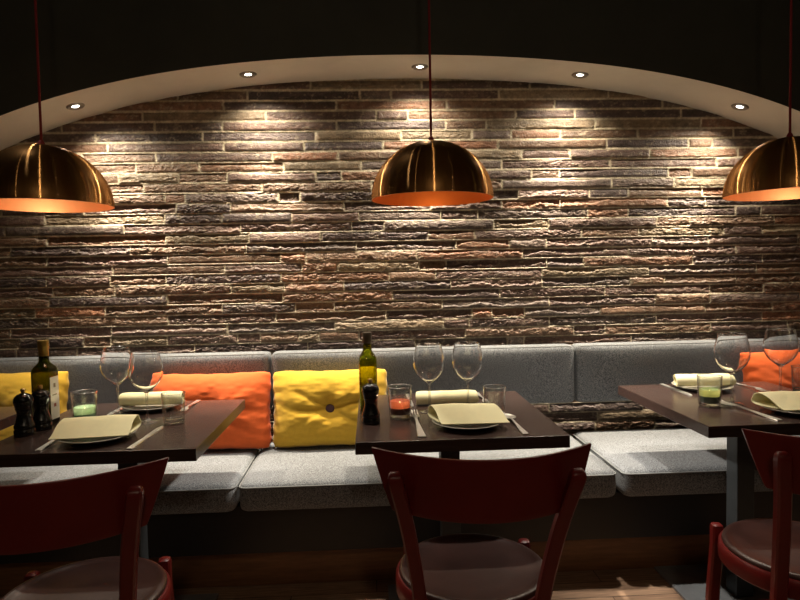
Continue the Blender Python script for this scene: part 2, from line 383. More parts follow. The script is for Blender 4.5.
def build_brick_wall():
    Z0, PITCH, KMIN, KMAX = .921, .049, -12, 29
    rows = {k: [] for k in range(KMIN, KMAX + 1)}
    for ox, oy, pts in JOINTS:
        for cx, cy in pts:
            w = on_y(ox + cx / 4, oy + cy / 4, YW - .02)
            k = int(math.floor((w[2] - Z0) / PITCH))
            if k in rows: rows[k].append(w[0])
    rr = random.Random(5)
    bx = {}
    for k, xs in rows.items():
        xs = sorted(xs); out = []
        for x in xs:
            if not out or x - out[-1] > .07: out.append(x)
        full = []
        prev = XL - .1 - rr.random() * .3; full.append(prev)
        for x in out + [XR + .3]:
            while x - prev > .62:
                prev = prev + rr.uniform(.3, .52)
                if x - prev < .1: prev = x; break
                full.append(prev)
            if x - full[-1] > .05: full.append(x)
            prev = x
        bx[k] = np.array(full)
    X = np.arange(XL - .02, XR + .0251, .005); Zs = np.arange(.335, 2.235, .00245)
    gx, gz = np.meshgrid(X, Zs)
    wob = (vnoise(gx, gz, .35, .3, 1) - .5) * .0014 + (vnoise(gx, gz, .05, .05, 2) - .5) * .0006
    zz = gz + wob
    k = np.floor((zz - Z0) / PITCH).astype(int); k = np.clip(k, KMIN, KMAX)
    h = np.zeros_like(gx); col = np.zeros(gx.shape + (3,))
    mort = vnoise(gx, gz, .012, .012, 3)
    mcol = np.array([.48, .41, .29])[None, None, :] * (.92 + .08 * np.clip((gz - 1.45) / .3, 0, 1))[..., None] * (.75 + .5 * vnoise(gx, gz, .08, .03, 4))[..., None]
    PAL = np.array([(.122, .076, .060), (.158, .096, .062), (.190, .100, .060), (.080, .055, .049), (.19, .140, .090), (.130, .094, .078), (.23, .108, .060)])
    PW = np.array([.27, .22, .12, .14, .10, .12, .03]); PW = PW / PW.sum()
    br = np.random.RandomState(21)
    big = vnoise(gx, gz, .09, .03, 5); med = vnoise(gx, gz, .035, .014, 6); fine = vnoise(gx, gz, .011, .007, 7); tiny = vnoise(gx, gz, .006, .005, 8)
    spk = vnoise(gx, gz, .02, .012, 9); spk2 = vnoise(gx, gz, .007, .006, 10)
    rag = vnoise(gx, gz * 0 + 3.1, .11, 1, 12) * .55 + vnoise(gx, gz * .25 + 7.7, .016, .01, 13) * .27 + vnoise(gx, gz * .5 + 1.7, .008, .006, 14) * .18
    for kk in range(KMIN, KMAX + 1):
        m = k == kk
        if not m.any(): continue
        ed = bx[kk]
        xm = gx[m] + (vnoise(gx[m], gz[m], .03, .02, 15) - .5) * .004
        zt = (zz[m] - (Z0 + kk * PITCH)) / PITCH        # 0 bottom .. 1 top
        bi = np.clip(np.searchsorted(ed, xm) - 1, 0, len(ed) - 2)
        nb = len(ed)
        smooth_zone = 1 - np.clip((kk - 14) / 5, 0, 1) * .55       # the upper courses are flatter bricks
        prot = br.uniform(.007, .015, nb); tilt = br.uniform(-.003, .006, nb)
        rough = br.uniform(.15, 1., nb) * smooth_zone
        cut = br.uniform(.25, 1.0, nb); cdep = br.uniform(.005, .014, nb) * (br.rand(nb) < .75) * smooth_zone
        ci = br.choice(len(PAL), nb, p=PW); cj = br.uniform(.75, 1.25, nb)
        rot_end = br.uniform(-.5, .5, nb)
        dx = np.minimum(xm - ed[bi], ed[bi + 1] - xm)
        dz = np.minimum(zt, 1 - zt) * PITCH
        er = (fine[m] - .5) * .0009
        a_ = .0012 + .0022 * np.clip((kk - 12) / 5, 0, 1)
        e = sstep(a_, a_ + .0032, np.minimum(dx, dz) + er)
        mh = .0075 * (.4 + .6 * smooth_zone)
        rnd = sstep(.003, .016, np.minimum(dx, dz) + er)
        hb = prot[bi] + tilt[bi] * (.5 - zt) * 2 * .5 - (1 - rnd) * .0035
        hb = hb + rough[bi] * ((big[m] - .5) * .004 + (med[m] - .5) * .006 - np.abs(fine[m] - .5) * .011 + (tiny[m] - .5) * .006)
        # split face: the upper part broken back along a ragged line
        line = cut[bi] + (rag[m] - .5) * .75
        hb = hb - cdep[bi] * sstep(-.04, .07, zt - line) * (.6 + .4 * big[m])
        h[m] = (mh + (mort[m] - .5) * .002) * (1 - e) + e * np.maximum(hb, -.004) 
        c = PAL[ci[bi]] * cj[bi][:, None]
        dep = sstep(.60, .85, spk[m] * .55 + spk2[m] * .45) * .55
        c = c * (.72 + .56 * big[m])[:, None] * (1 - dep)[:, None] + np.array([.36, .295, .21]) * dep[:, None]
        col[m] = mcol[m] * (1 - e)[:, None] + c * e[:, None]
    ny, nx = gx.shape
    v = np.stack([gx, YW - h, gz], -1).reshape(-1, 3)
    me = bpy.data.meshes.new('wall_back'); nv = len(v)
    idx = np.arange(nv).reshape(ny, nx)
    f = np.stack([idx[:-1, :-1], idx[:-1, 1:], idx[1:, 1:], idx[1:, :-1]], -1).reshape(-1, 4)
    nf = len(f)
    me.vertices.add(nv); me.vertices.foreach_set('co', v.ravel())
    me.loops.add(nf * 4); me.loops.foreach_set('vertex_index', f.ravel().astype(np.int32))
    me.polygons.add(nf); me.polygons.foreach_set('loop_start', np.arange(0, nf * 4, 4, dtype=np.int32))
    me.polygons.foreach_set('loop_total', np.full(nf, 4, np.int32))
    me.update(calc_edges=True)
    a = me.color_attributes.new('brick_colour', 'FLOAT_COLOR', 'POINT')
    a.data.foreach_set('color', np.concatenate([col.reshape(-1, 3), np.ones((nv, 1))], 1).ravel())
    me.polygons.foreach_set('use_smooth', [True] * nf)
    return structure(link('wall_back', me, M['brick']))
build_brick_wall()

# ------------------------------------------------------------------ BENCH
def soft_box(name, lo, hi, r, crown=(0, 0, 0), n=(26, 14, 8)):
    """upholstered block: rounded box with slightly crowned faces"""
    lo = np.array(lo); hi = np.array(hi); c = (lo + hi) / 2; s = (hi - lo) / 2
    bm = bmesh.new(); bmesh.ops.create_cube(bm, size=2)
    ax = [0, 1, 2]
    for a in ax:
        ed = [e for e in bm.edges if abs((e.verts[0].co - e.verts[1].co)[a]) > 1e-4]
        bmesh.ops.subdivide_edges(bm, edges=ed, cuts=n[a], use_grid_fill=True)
    for v in bm.verts:
        u = np.array(v.co)
        # cluster the cuts towards the edges so that the rounding has vertices
        u = np.sign(u) * (1 - (1 - np.abs(u)) ** 1.6)
        p = u * s
        q = np.clip(p, -(s - r), s - r); d = p - q; L = np.linalg.norm(d)
        if L > 1e-9:
            m = np.max(np.abs(d)); p = q + d / L * m
        for a in ax:
            if a == 2 and u[2] < 0: continue
            o = [b for b in ax if b != a]
            p[a] += np.sign(u[a]) * crown[a] * abs(u[a]) ** 3 * (1 - u[o[0]] ** 4) * (1 - u[o[1]] ** 4)
        v.co = Vector(p + c)
    me = bpy.data.meshes.new(name); bm.to_mesh(me); bm.free(); return me
def round_loop(lo, hi, r, z, axis):
    """points of a rounded rectangle, for piping"""
    pts = []
    (a0, b0), (a1, b1) = lo, hi
    for ca, cb, t0 in ((a1 - r, b1 - r, 0), (a0 + r, b1 - r, 90), (a0 + r, b0 + r, 180), (a1 - r, b0 + r, 270)):
        for k in range(7):
            t = math.radians(t0 + 15 * k); pts.append((ca + r * math.cos(t), cb + r * math.sin(t)))
    pts.append(pts[0])
    return [((x, y, z) if axis == 'z' else (x, z, y)) for x, y in pts]

bench = thing('bench_base', 'long black boxed bench base with brown wood kickboard below the grey seat cushions', 'bench', (0, 0, 0))
link('seat_box', box('seat_box', (XL + .01, 2.33, .165), (XR - .01, 2.93, .3545), .002), M['black_wood'], bench)
link('kickboard', box('kickboard', (XL + .01, 2.40, 0), (XR - .01, 2.93, .164), .003), M['plinth'], bench, ).__setitem__('label', 'brown wooden kickboard')
seat_x = [(XL + .02, -1.99), (-1.985, -.525), (-.515, .945), (.967, 2.38), (2.39, XR - .02)]
seat_lab = ['grey seat cushion at the far left end of the bench', 'grey seat cushion under the orange pillow left of the button pillow', 'grey seat cushion behind the middle table, under the yellow button pillow',
            'grey seat cushion behind the right table, brightly lit and empty at its left half', 'grey seat cushion at the far right end of the bench']
back_lab = ['grey backrest cushion at the far left end of the bench', 'grey backrest cushion behind the left orange pillow', 'grey backrest cushion behind the two middle wine glasses and button pillow',
            'grey backrest cushion behind the right table', 'grey backrest cushion at the far right end of the bench']
back_x = [(XL + .02, -1.945), (-1.94, -.478), (-.470, .970), (.976, 2.40), (2.405, XR - .02)]
for i in range(1, 4):
    a, b = seat_x[i]
    s = thing('seat_cushion', seat_lab[i], 'seat cushion', ((a + b) / 2, 2.55, .355), 0, 'bench seat cushions')
    w = (b - a) / 2
    link('cover', soft_box('cover', (-w, -.30, 0), (w, .30, .115), .032, (0, .0, .003)), M['grey_fabric'], s, smooth=180)
    for z in (.098,):
        link('piping', tube('piping', round_loop((-w + .001, -.299), (w - .001, .299), .03, z, 'z'), .0035, 6), M['piping'], s, smooth=180)
    a, b = back_x[i]
    s = thing('backrest_cushion', back_lab[i], 'backrest cushion', ((a + b) / 2, 2.880, .612), 0, 'bench backrest cushions')
    w = (b - a) / 2
    link('cover', soft_box('cover', (-w, -.078, 0), (w, .028, .28), .024, (0, .006, 0), (26, 8, 14)), M['grey_fabric'], s, smooth=180)
    link('piping', tube('piping', round_loop((-w + .006, .006), (w - .006, .274), .026, -.069, 'y'), .0032, 6), M['piping'], s, smooth=180)

# ------------------------------------------------------------------ PILLOWS
def pillow(name, label, w, h, T, m, loc, rot, seed, button=False, crease=1., group=None):
    nu, nv = 110, 80
    u, v = np.meshgrid(np.linspace(-1, 1, nu), np.linspace(-1, 1, nv), indexing='ij')
    r = np.random.RandomState(seed)
    prof = np.sqrt(np.clip((1 - np.abs(u) ** 2.6) * (1 - np.abs(v) ** 2.6), 0, 1))
    # edges drawn in between the corners, with small puckers along the side seams
    px = w / 2 * u * (1 - .035 * (1 - v ** 2) ** 2 + .007 * np.sin(v * 19 + seed) * np.abs(u) ** 6)
    pz = h / 2 * v * (1 - .045 * (1 - u ** 2) ** 2 + .006 * np.sin(u * 17 + seed * 2) * np.abs(v) ** 6)
    rc = 1 - .045 * np.abs(u) ** 5 * np.abs(v) ** 5; px = px * rc; pz = pz * rc
    d = np.sqrt((px * 1.0) ** 2 + (pz * 1.15) ** 2); ang = np.arctan2(pz, px)
    tuft = np.exp(-(d / .045) ** 2) * .26 + np.exp(-(d / .12) ** 2) * .24
    fr = T * prof * (1 - tuft * (1 if button or crease else 0))
    # soft folds running from the centre towards the side seams, strongest along the middle
    for a0, amp, wid in ((.06, .020, .020), (PI - .05, .018, .020), (.55, .006, .016), (-.48, .008, .016), (PI - .5, .007, .016), (PI + .42, .006, .016)):
        a0 += r.uniform(-.08, .08)
        qx = px * math.cos(a0) + pz * math.sin(a0); qz = -px * math.sin(a0) + pz * math.cos(a0)
        qz = qz + .010 * np.sin(qx * 16 + r.uniform(0, 6)) * np.clip(qx / .1, 0, 1)
        run = sstep(.015, .07, qx) * np.exp(-(np.clip(qx - .10, 0, 1) / .10) ** 2)
        ww = wid * (.7 + 1.6 * np.clip(qx, 0, .3) / .3)
        fr = fr - crease * amp * .55 * run * np.exp(-(qz / (ww * .55)) ** 2) * prof ** .5
        fr = fr + crease * amp * .45 * run * np.exp(-((qz - 1.7 * ww) / (ww * 1.2)) ** 2) * prof ** .5
    # seam gathers
    fr = fr + .0045 * np.sin(v * 21 + 3 * u + seed) * np.exp(-((1 - np.abs(u)) / .16) ** 2) * prof ** .6
    fr = fr + .004 * (vnoise(px + 5, pz + 5, .09, .035, seed) - .5) * prof + .003 * (vnoise(px + 5, pz + 5, .03, .012, seed + 1) - .5) * prof
    bk = T * .62 * prof
    front = np.stack([px, -fr, pz + h / 2], -1); back = np.stack([px[::-1], bk[::-1], pz[::-1] + h / 2], -1)
    mf = grid_surface('f', front); mb = grid_surface('b', back)
    bm = bmesh.new(); bm.from_mesh(mf); bm.from_mesh(mb); bmesh.ops.remove_doubles(bm, verts=bm.verts, dist=.0004)
    bmesh.ops.recalc_face_normals(bm, faces=bm.faces)
    me = bpy.data.meshes.new('pillow_cover'); bm.to_mesh(me); bm.free()
    bpy.data.meshes.remove(mf); bpy.data.meshes.remove(mb)
    t = thing(name, label, 'pillow', loc, 0, group); t.rotation_euler = rot
    link('pillow_cover', me, m, t, smooth=180)
    if button:
        yb = float(-fr[nu // 2, nv // 2])
        bme = lathe('button', spline([(0, .010), (.013, .0095), (.020, .006), (.0225, .001), (.019, -.006)], 4), 28)
        link('button', bme, M['button'], t, (0, yb + .001, h / 2), (PI / 2, 0, 0), smooth=180)
    return t
LEAN = -.16
pillow('pillow', 'orange square pillow behind the left table, beside the yellow button pillow', .535, .350, .085, M['orange'], (-.722, 2.688, .4738), (LEAN, 0, 0), 3)
pillow('pillow', 'yellow pillow with a dark purple button in its centre, left of the middle table', .528, .350, .085, M['yellow'], (-.192, 2.688, .4738), (LEAN, 0, 0), 4, True)
pillow('pillow', 'yellow pillow behind the dark oil bottle at the far left', .56, .375, .085, M['yellow'], (-1.63, 2.684, .477), (LEAN, 0, 0), 8)
pillow('pillow', 'orange pillow at the right edge behind the right table', .54, .375, .085, M['orange'], (2.01, 2.684, .477), (LEAN, 0, 0), 9)

# ------------------------------------------------------------------ TABLES
TZ = .75
def make_table(label, x, y):
    t = thing('bistro_table', label, 'table', (x, y, 0), 0, 'tables along the bench')
    link('table_top', box('table_top', (-.325, -.347, .712), (.325, .347, TZ), .0018, 2), M['table'], t)
    link('leg', box('leg', (-.034, -.034, .012), (.034, .034, .700), .003, 2), M['steel'], t)
    link('top_bracket', box('top_bracket', (-.16, -.16, .701), (.16, .16, .7115), .002), M['black_steel'], t)
    link('base_plate', box('base_plate', (-.225, -.225, .0), (.225, .225, .0115), .002), M['plate_steel'], t)
    return t
T_mid = make_table('dark wooden table in the middle with the red candle on it', .270, 2.117)
copy_tree(T_mid, 'dark wooden table on the left, set with two black mills and a labelled oil bottle', (-.845, 2.110, 0))
copy_tree(T_mid, 'dark wooden table on the right with the dark green candle on it', (1.380, 2.168, 0))
copy_tree(T_mid, 'dark table at the left edge, only its corner showing behind the mills', (-1.665, 2.10, 0))

# ------------------------------------------------------------------ CHAIRS
def make_chair(label, x, y, rz):
    t = thing('bistro_chair', label, 'chair', (x, y, 0), rz, 'red chairs facing the bench')
    # seat ring and dished pad
    link('seat_ring', lathe('seat_ring', [(.172, .408), (.200, .405), (.205, .410), (.206, .430), (.205, .450), (.200, .456), (.172, .456)], 72, True), M['red'], t, smooth=40)
    link('seat_pad', lathe('seat_pad', spline([(0, .4575), (.08, .4575), (.13, .459), (.165, .463), (.182, .468), (.192, .467), (.196, .4615), (.196, .4565)], 4)[::-1], 72), M['pad'], t, smooth=180).__setitem__('label', 'dark brown dished seat pad')
    # curved back panel
    n, k = 41, 10; th = .011
    u = np.linspace(-1, 1, n); rowsF, rowsB = [], []
    for j in range(k + 1):
        s = j / k
        ztop = .852 + .003 * u ** 2; zbot = .716 - .006 * (1 - u ** 2)
        half = .205 + .047 * s ** .9
        z = zbot + (ztop - zbot) * s
        y = -.322 + .105 * np.abs(u) ** 2 * (half / .252) ** 2 - .012 * s + .012
        nx = -2 * .105 * u / .252; nl = np.sqrt(1 + nx ** 2)
        X = u * half
        rowsF.append(np.stack([X + nx / nl * th * .5 * 0, y + th / 2, z], -1)); rowsB.append(np.stack([X, y - th / 2, z], -1))
    F = np.array(rowsF); B = np.array(rowsB)
    loop = []
    per = lambda A: np.concatenate([A[0, :], A[1:, -1], A[-1, -2::-1], A[-2:0:-1, 0]])
    bm = bmesh.new()
    mf = grid_surface('f', F); mb = grid_surface('b', B)
    bm.from_mesh(mf); bm.from_mesh(mb)
    bm.verts.ensure_lookup_table()
    nvp = n * (k + 1)
    ids = np.arange(nvp).reshape(k + 1, n); pr = list(per(ids)); q = len(pr)
    for i in range(q):
        a, b2 = int(pr[i]), int(pr[(i + 1) % q])
        bm.faces.new((bm.verts[a], bm.verts[b2], bm.verts[b2 + nvp], bm.verts[a + nvp]))
    bmesh.ops.recalc_face_normals(bm, faces=bm.faces)
    rim = [e for e in bm.edges if len(e.link_faces) == 2 and e.calc_face_angle(0) > 1.0]
    bmesh.ops.bevel(bm, geom=rim, offset=.0035, segments=2, profile=.5, affect='EDGES')
    me = bpy.data.meshes.new('backrest'); bm.to_mesh(me); bm.free(); bpy.data.meshes.remove(mf); bpy.data.meshes.remove(mb)
    link('backrest', me, M['red'], t, smooth=35)
    for s in (-1, 1):
        pts = spline([(s * .178, -.245, 0), (s * .162, -.20, .22), (s * .146, -.182, .40), (s * .146, -.188, .48), (s * .169, -.245, .66), (s * .196, -.300, .80)], 5)
        pts = [tuple(p) for p in pts] + [(s * .197, -.302, .810), (s * .1975, -.3015, .817), (s * .1975, -.299, .822)]
        N = len(pts)
        hw = [.0165] * (N - 3) + [.016, .014, .010]; ht = [.0145] * (N - 3) + [.0140, .011, .006]
        link('leg', bar_mesh('leg', pts, hw, ht), M['red'], t, smooth=38)
        fl = [(s * .182, .165, 0), (s * .176, .150, .25), (s * .168, .142, .40), (s * .168, .142, .456), (s * .168, .142, .464), (s * .168, .142, .468)]
        link('leg', bar_mesh('leg', fl, [.014, .0165, .0165, .0165, .0145, .009], [.014, .0165, .0165, .0165, .0145, .009]), M['red'], t, smooth=38)
    link('stretcher', lathe('stretcher', [(.148, .205), (.162, .203), (.166, .214), (.162, .225), (.148, .223)], 64, True), M['red'], t, smooth=180)
    return t
C_mid = make_chair('dark red bistro chair in front of the middle table', .257, 1.565, math.radians(-3))
copy_tree(C_mid, 'dark red bistro chair in front of the left table, cut by the left edge', (-.735, 1.51, 0), math.radians(9))
copy_tree(C_mid, 'dark red bistro chair in front of the right table, cut by the right edge', (1.185, 1.585, 0), math.radians(-9.5))

# ------------------------------------------------------------------ PENDANT LAMPS
def make_pendant(label, loc, rz=0):
    x, y, z = loc; Rr = .212; Hh = .200
    t = thing('pendant_lamp', label, 'lamp', loc, rz, 'brass dome pendants')
    ang = np.linspace(0, PI / 2, 40)
    link('shade', lathe('shade', [(Rr * math.cos(a) if a < PI / 2 - .001 else 0, Hh * math.sin(a)) for a in ang], 128), M['brass'], t, smooth=180)
    rin, hin = Rr - .003, Hh - .003
    link('shade_lining', lathe('shade_lining', [(Rr - .0002, 0), (rin, -.0005)] + [(rin * math.cos(a) if a < PI / 2 - .001 else 0, hin * math.sin(a)) for a in ang], 128), M['copper'], t, smooth=180).__setitem__('label', 'orange copper inside of the dome')
    link('socket', lathe('socket', [(0, .195), (.022, .195), (.022, .140), (.014, .135), (0, .135)], 24), M['socket'], t, smooth=40)
    link('bulb', lathe('bulb', spline([(.011, .134), (.014, .120), (.027, .098), (.029, .080), (.018, .060), (0, .054)], 4), 24), M['bulb'], t, smooth=180)
    link('cap', lathe('cap', [(0, .216), (.006, .216), (.010, .208), (.012, .1985), (0, .1985)], 24), M['red_cord'], t, smooth=40)
    link('cord', tube('cord', [(0, 0, .214), (.0008, 0, .6), (0, 0, RC - z - .03)], .0042, 8), M['red_cord'], t, smooth=180)
    link('ceiling_cup', lathe('ceiling_cup', [(0, RC - z), (.05, RC - z), (.05, RC - z - .02), (.045, RC - z - .03), (0, RC - z - .03)], 32), M['socket'], t, smooth=40)
    return t
P_mid = make_pendant('brass dome pendant lamp hanging over the middle table', (.222, 2.10, 1.506))
copy_tree(P_mid, 'brass dome pendant lamp at the left edge', (-1.075, 2.06, 1.496))
copy_tree(P_mid, 'brass dome pendant lamp at the right edge', (1.505, 2.09, 1.507))

# ------------------------------------------------------------------ SOFFIT SPOTLIGHTS
SPOTS = [(-1.305, 'leftmost of the four recessed spotlights in the arch'), (-.534, 'recessed spotlight in the arch, second from the left'),
         (.250, 'recessed spotlight in the arch above the middle pendant'), (1.0, 'recessed spotlight in the arch, third from the left'), (1.77, 'rightmost of the four recessed spotlights in the arch')]
SPOTS[3] = (1.0, 'recessed spotlight in the arch between the middle and right pendants')
SPOTS[0] = (-1.305, 'recessed spotlight in the arch just right of the left pendant cord')
SPOTS[4] = (1.77, 'recessed spotlight in the arch just left of the right pendant cord')
SPOTS[1] = (-.534, 'recessed spotlight in the arch above the orange-lit bricks left of centre')
trim_me = lathe('trim_ring', [(.015, .001), (.018, -.004), (.034, -.006), (.039, -.002), (.039, .001)], 40, True)
lens_me = lathe('lens', [(0, -.0012), (.0150, -.0012), (.0150, .0008), (0, .0008)], 32)
first = True
for x, lab in SPOTS:
    z = arch_z(x); e = 1e-3; sl = (arch_z(x + e) - arch_z(x - e)) / (2 * e)
    rot = (0, -math.atan(sl), 0)
    t = thing('recessed_spotlight', lab, 'spotlight', (x, 2.80, z), 0, 'recessed spotlights in the arch'); t.rotation_euler = rot
    if first:
        r_ = link('trim_ring', trim_me, M['chrome'], t, smooth=40); l_ = link('lens', lens_me, M['led'], t, smooth=40); first = False
    else:
        for s in (r_, l_):
            c = s.copy(); COL.objects.link(c); c.parent = t
    for nm, size, pw in (('beam', 60, 145.), ('spill', 136, 32.)):
        ld = bpy.data.lights.new('spotlight_' + nm, 'SPOT'); ld.energy = pw; ld.spot_size = math.radians(size); ld.spot_blend = 1.; ld.shadow_soft_size = .018
        ld.color = (1., .87, .67)
        lo = bpy.data.objects.new('spotlight_' + nm, ld); COL.objects.link(lo)
        nrm = Vector((sl, 0, -1)).normalized()
        lo.location = Vector((x, 2.80, z)) + nrm * .010; lo.rotation_euler = nrm.to_track_quat('-Z', 'Y').to_euler()

# ------------------------------------------------------------------ TABLEWARE
def ring(r, z, w): return lathe('rim', [(r + w * math.cos(a), z + w * math.sin(a)) for a in np.linspace(0, 2 * PI, 9)[:-1]], 56, True)
CUP = lambda r0, r1, h, base: [(0, .001), (r0 - .004, 0), (r0, .003)] + [(r0 + (r1 - r0) * s, .003 + (h - .003) * s) for s in (.25, .5, .75, .97)] + [(r1 - .0006, h), (r1 - .0018, h - .0012)] + [(r0 + (r1 - r0) * s - .0022, .003 + (h - .003) * s) for s in (.75, .5, .25, .2)] + [(r0 - .004, base), (0, base - .002)]
def base_lens(r, z0, z1, parent):
    o = link('thick_base', lathe('thick_base', [(0, z0), (r - .003, z0), (r, z0 + .003), (r + .0006, z1 - .003), (r - .002, z1), (r * .5, z1 - .002), (0, z1 - .003)], 40), M['thick'], parent, smooth=50)
    o['label'] = 'thick clear glass base'
def make_tumbler(label, loc):
    o = link('tumbler', lathe('tumbler', CUP(.034, .040, .104, .0030), 48), M['clear'], None, loc, smooth=50)
    base_lens(.0315, .0042, .0175, o)
    link('rim', ring(.0392, .104, .0011), M['rim'], o, smooth=180)
    return tag(o, label, 'glass', 'water tumblers')
tb = make_tumbler('empty clear tumbler at the right end of the middle table', (.420, 2.035, TZ))
copy_tree(tb, 'empty clear tumbler in front of the left table\'s right corner, by the knife', (-.685, 2.085, TZ))
copy_tree(tb, 'empty clear tumbler at the right edge of the photo on the right table', (1.690, 2.262, TZ))

def make_wine(label, loc):
    t = thing('wine_glass', label, 'glass', loc, 0, 'wine glasses')
    link('foot', lathe('foot', [(0, 0), (.0375, 0), (.0378, .0010)] + [tuple(p) for p in spline([(.0372, .0016), (.022, .0034), (.009, .0080), (.0048, .018)], 4)], 48), M['stem'], t, smooth=60)
    link('stem', lathe('stem', spline([(.0047, .0185), (.0038, .055), (.0042, .090), (.0062, .1015)], 5), 24), M['stem'], t, smooth=180)
    out = spline([(.0064, .1020), (.012, .1075), (.0235, .116), (.040, .132), (.0522, .153), (.0568, .174), (.0562, .192), (.0517, .214), (.0450, .243)], 4)
    inn = spline([(.0442, .2428), (.0503, .214), (.0547, .192), (.0553, .174), (.0507, .1543), (.0386, .134), (.022, .1185), (.010, .1115), (0, .110)], 4)
    link('bowl', lathe('bowl', [(0, .1019)] + [tuple(p) for p in out] + [tuple(p) for p in inn], 56), M['thick'], t, smooth=60)
    link('rim', ring(.0446, .2433, .0009), M['rim'], t, smooth=180)
    return t
wg = make_wine('empty wine glass on the middle table, the left one of its pair', (.205, 2.14, TZ))
copy_tree(wg, 'empty wine glass on the middle table, the right one of its pair, nearer the tumbler', (.346, 2.15, TZ))
copy_tree(wg, 'empty wine glass on the left table, the further left one of its pair', (-.955, 2.285, TZ))
copy_tree(wg, 'empty wine glass on the left table, the right one before the orange pillow', (-.786, 2.115, TZ))
copy_tree(wg, 'empty wine glass on the right table, beside the green candle', (1.312, 2.115, TZ)).scale = (1.05, 1.05, 1.05)
copy_tree(wg, 'empty wine glass at the right edge on the right table', (1.602, 2.265, TZ)).scale = (1.07, 1.07, 1.04)

def make_candle(gl, cl, loc, wax, hgt, col, watt):
    g = tag(link('candle_glass', lathe('candle_glass', CUP(.0370, .0420, .110, .0030), 48), M['clear'], None, loc, smooth=50), gl, 'candle holder', 'candle glasses')
    base_lens(.0345, .0042, .0140, g)
    link('rim', ring(.0412, .110, .0011), M['rim'], g, smooth=180)
    c = thing('candle', cl, 'candle', (loc[0], loc[1], loc[2] + .0145), 0, 'candles in glasses')
    r = .0335; d = hgt - .024
    link('wax', lathe('wax', [(0, 0), (r - .003, 0), (r, .003), (r + .0006, d), (0, d + .0005)], 40), wax[0], c, smooth=50)
    sh = link('wax_shell', lathe('wax_shell', [(0, d + .0008), (r + .0006, d + .0008), (r + .0012, hgt - .003), (r - .001, hgt), (r - .004, hgt - .003), (r - .007, d + .006), (r - .014, d + .003), (0, d + .0028)], 40), wax[1], c, smooth=50)
    sh['label'] = 'glowing translucent upper wax'
    link('wick', tube('wick', [(0, 0, d + .002), (.0005, 0, d + .008)], .0008, 6), M['wick'], c)
    link('flame', lathe('flame', spline([(0, d + .006), (.0026, d + .009), (.0030, d + .012), (.0014, d + .017), (0, d + .021)], 3), 16), M['flame'], c, smooth=180)
    ld = bpy.data.lights.new('candle_light', 'POINT'); ld.energy = watt; ld.color = col; ld.shadow_soft_size = .005
    lo = bpy.data.objects.new('candle_light', ld); COL.objects.link(lo); lo.location = (loc[0], loc[1], loc[2] + .0145 + d + .013)
make_candle('clear glass candle holder with the red candle on the middle table', 'red candle glowing orange in a glass on the middle table', (.094, 2.060, TZ), M['wax_red'], .046, (1, .66, .38), .42)
make_candle('clear glass candle holder behind the folded napkin on the left table', 'pale green glowing candle in a glass on the left table', (-1.003, 2.125, TZ), M['wax_green'], .044, (1, .88, .58), .40)
make_candle('clear glass candle holder near the left edge of the right table', 'dark green candle with yellow glow in a glass on the right table', (1.213, 2.088, TZ), M['wax_dark'], .048, (1, .86, .48), .45)

# bottles: square oil bottles with round necks
def sq_ring(half, r, z, n=6):
    pts = []
    for cx, cy, a0 in ((1, 1, 0), (-1, 1, 90), (-1, -1, 180), (1, -1, 270)):
        for k in range(n):
            a = math.radians(a0 + 90 * k / (n - 1)); pts.append(((half - r) * cx + r * math.cos(a), (half - r) * cy + r * math.sin(a), z))
    return pts
def bottle_mesh():
    st = [(.028, .008, .0), (.032, .010, .003), (.0325, .010, .012), (.0325, .010, .180), (.0318, .011, .190), (.0290, .014, .199), (.0240, .0180, .207), (.0190, .0178, .214), (.0165, .0164, .221), (.0158, .0157, .236), (.0155, .0154, .262)]
    inn = [(.0130, .0129, .262), (.0135, .0134, .222), (.0165, .0155, .213), (.0215, .016, .206), (.0265, .012, .198), (.0293, .009, .189), (.0300, .008, .180), (.0300, .009, .012), (.028, .008, .008)]
    rings = [sq_ring(*s) for s in st + inn]; n = len(rings[0]); v = [p for r in rings for p in r]; f = []
    for i in range(len(rings) - 1):
        for k in range(n):
            j = (k + 1) % n; f.append((i * n + k, i * n + j, (i + 1) * n + j, (i + 1) * n + k))
    f.append(tuple(range(n - 1, -1, -1))); L = (len(rings) - 1) * n; f.append(tuple(L + k for k in range(n)))
    me = pydata('glass_body', v, f)
    bm = bmesh.new(); bm.from_mesh(me); bmesh.ops.recalc_face_normals(bm, faces=bm.faces); bm.to_mesh(me); bm.free()
    return me
body_me = bottle_mesh()
def make_bottle(label, loc, rz, foil, lab_on):
    t = thing('oil_bottle', label, 'bottle', loc, rz, 'square olive oil bottles')
    link('glass_body', body_me.copy(), M['bottle_backdrop_dark'] if foil else M['green_glass'], t, smooth=40)
    if foil:
        link('foil_cap', lathe('foil_cap', [(.0168, .238), (.0164, .262), (.0180, .264), (.0182, .288), (.0172, .292), (0, .292), (0, .263), (.0157, .262), (.0160, .238)], 32), M['foil'], t, smooth=40)
    else:
        link('cap', lathe('cap', [(.0160, .246), (.0168, .247), (.0172, .282), (.0162, .286), (0, .286), (0, .263), (.0157, .262), (.0159, .247)], 32), M['dark_cap'], t, smooth=40)

    if lab_on:
        l = link('paper_label', box('paper_label', (.0326, -.024, .018), (.0331, .024, .165), .0), M['label'], t)
        l['label'] = 'white paper label'
        link('label_emblem', box('label_emblem', (.0331, -.007, .060), (.0333, .006, .072)), M['mark_red'], l)
        link('label_crest', box('label_crest', (.0331, -.006, .128), (.0333, .006, .142)), M['mark_green'], l)
        link('label_band', box('label_band', (.0331, -.015, .100), (.0333, .012, .104)), M['mark_green'], l)
    return t
make_bottle('dark oil bottle with gold foil neck and white label on the left table', (-1.139, 2.135, TZ), math.radians(-4), True, True)
make_bottle('green oil bottle without label behind the mill on the middle table', (-.016, 2.205, TZ), math.radians(3), False, False)

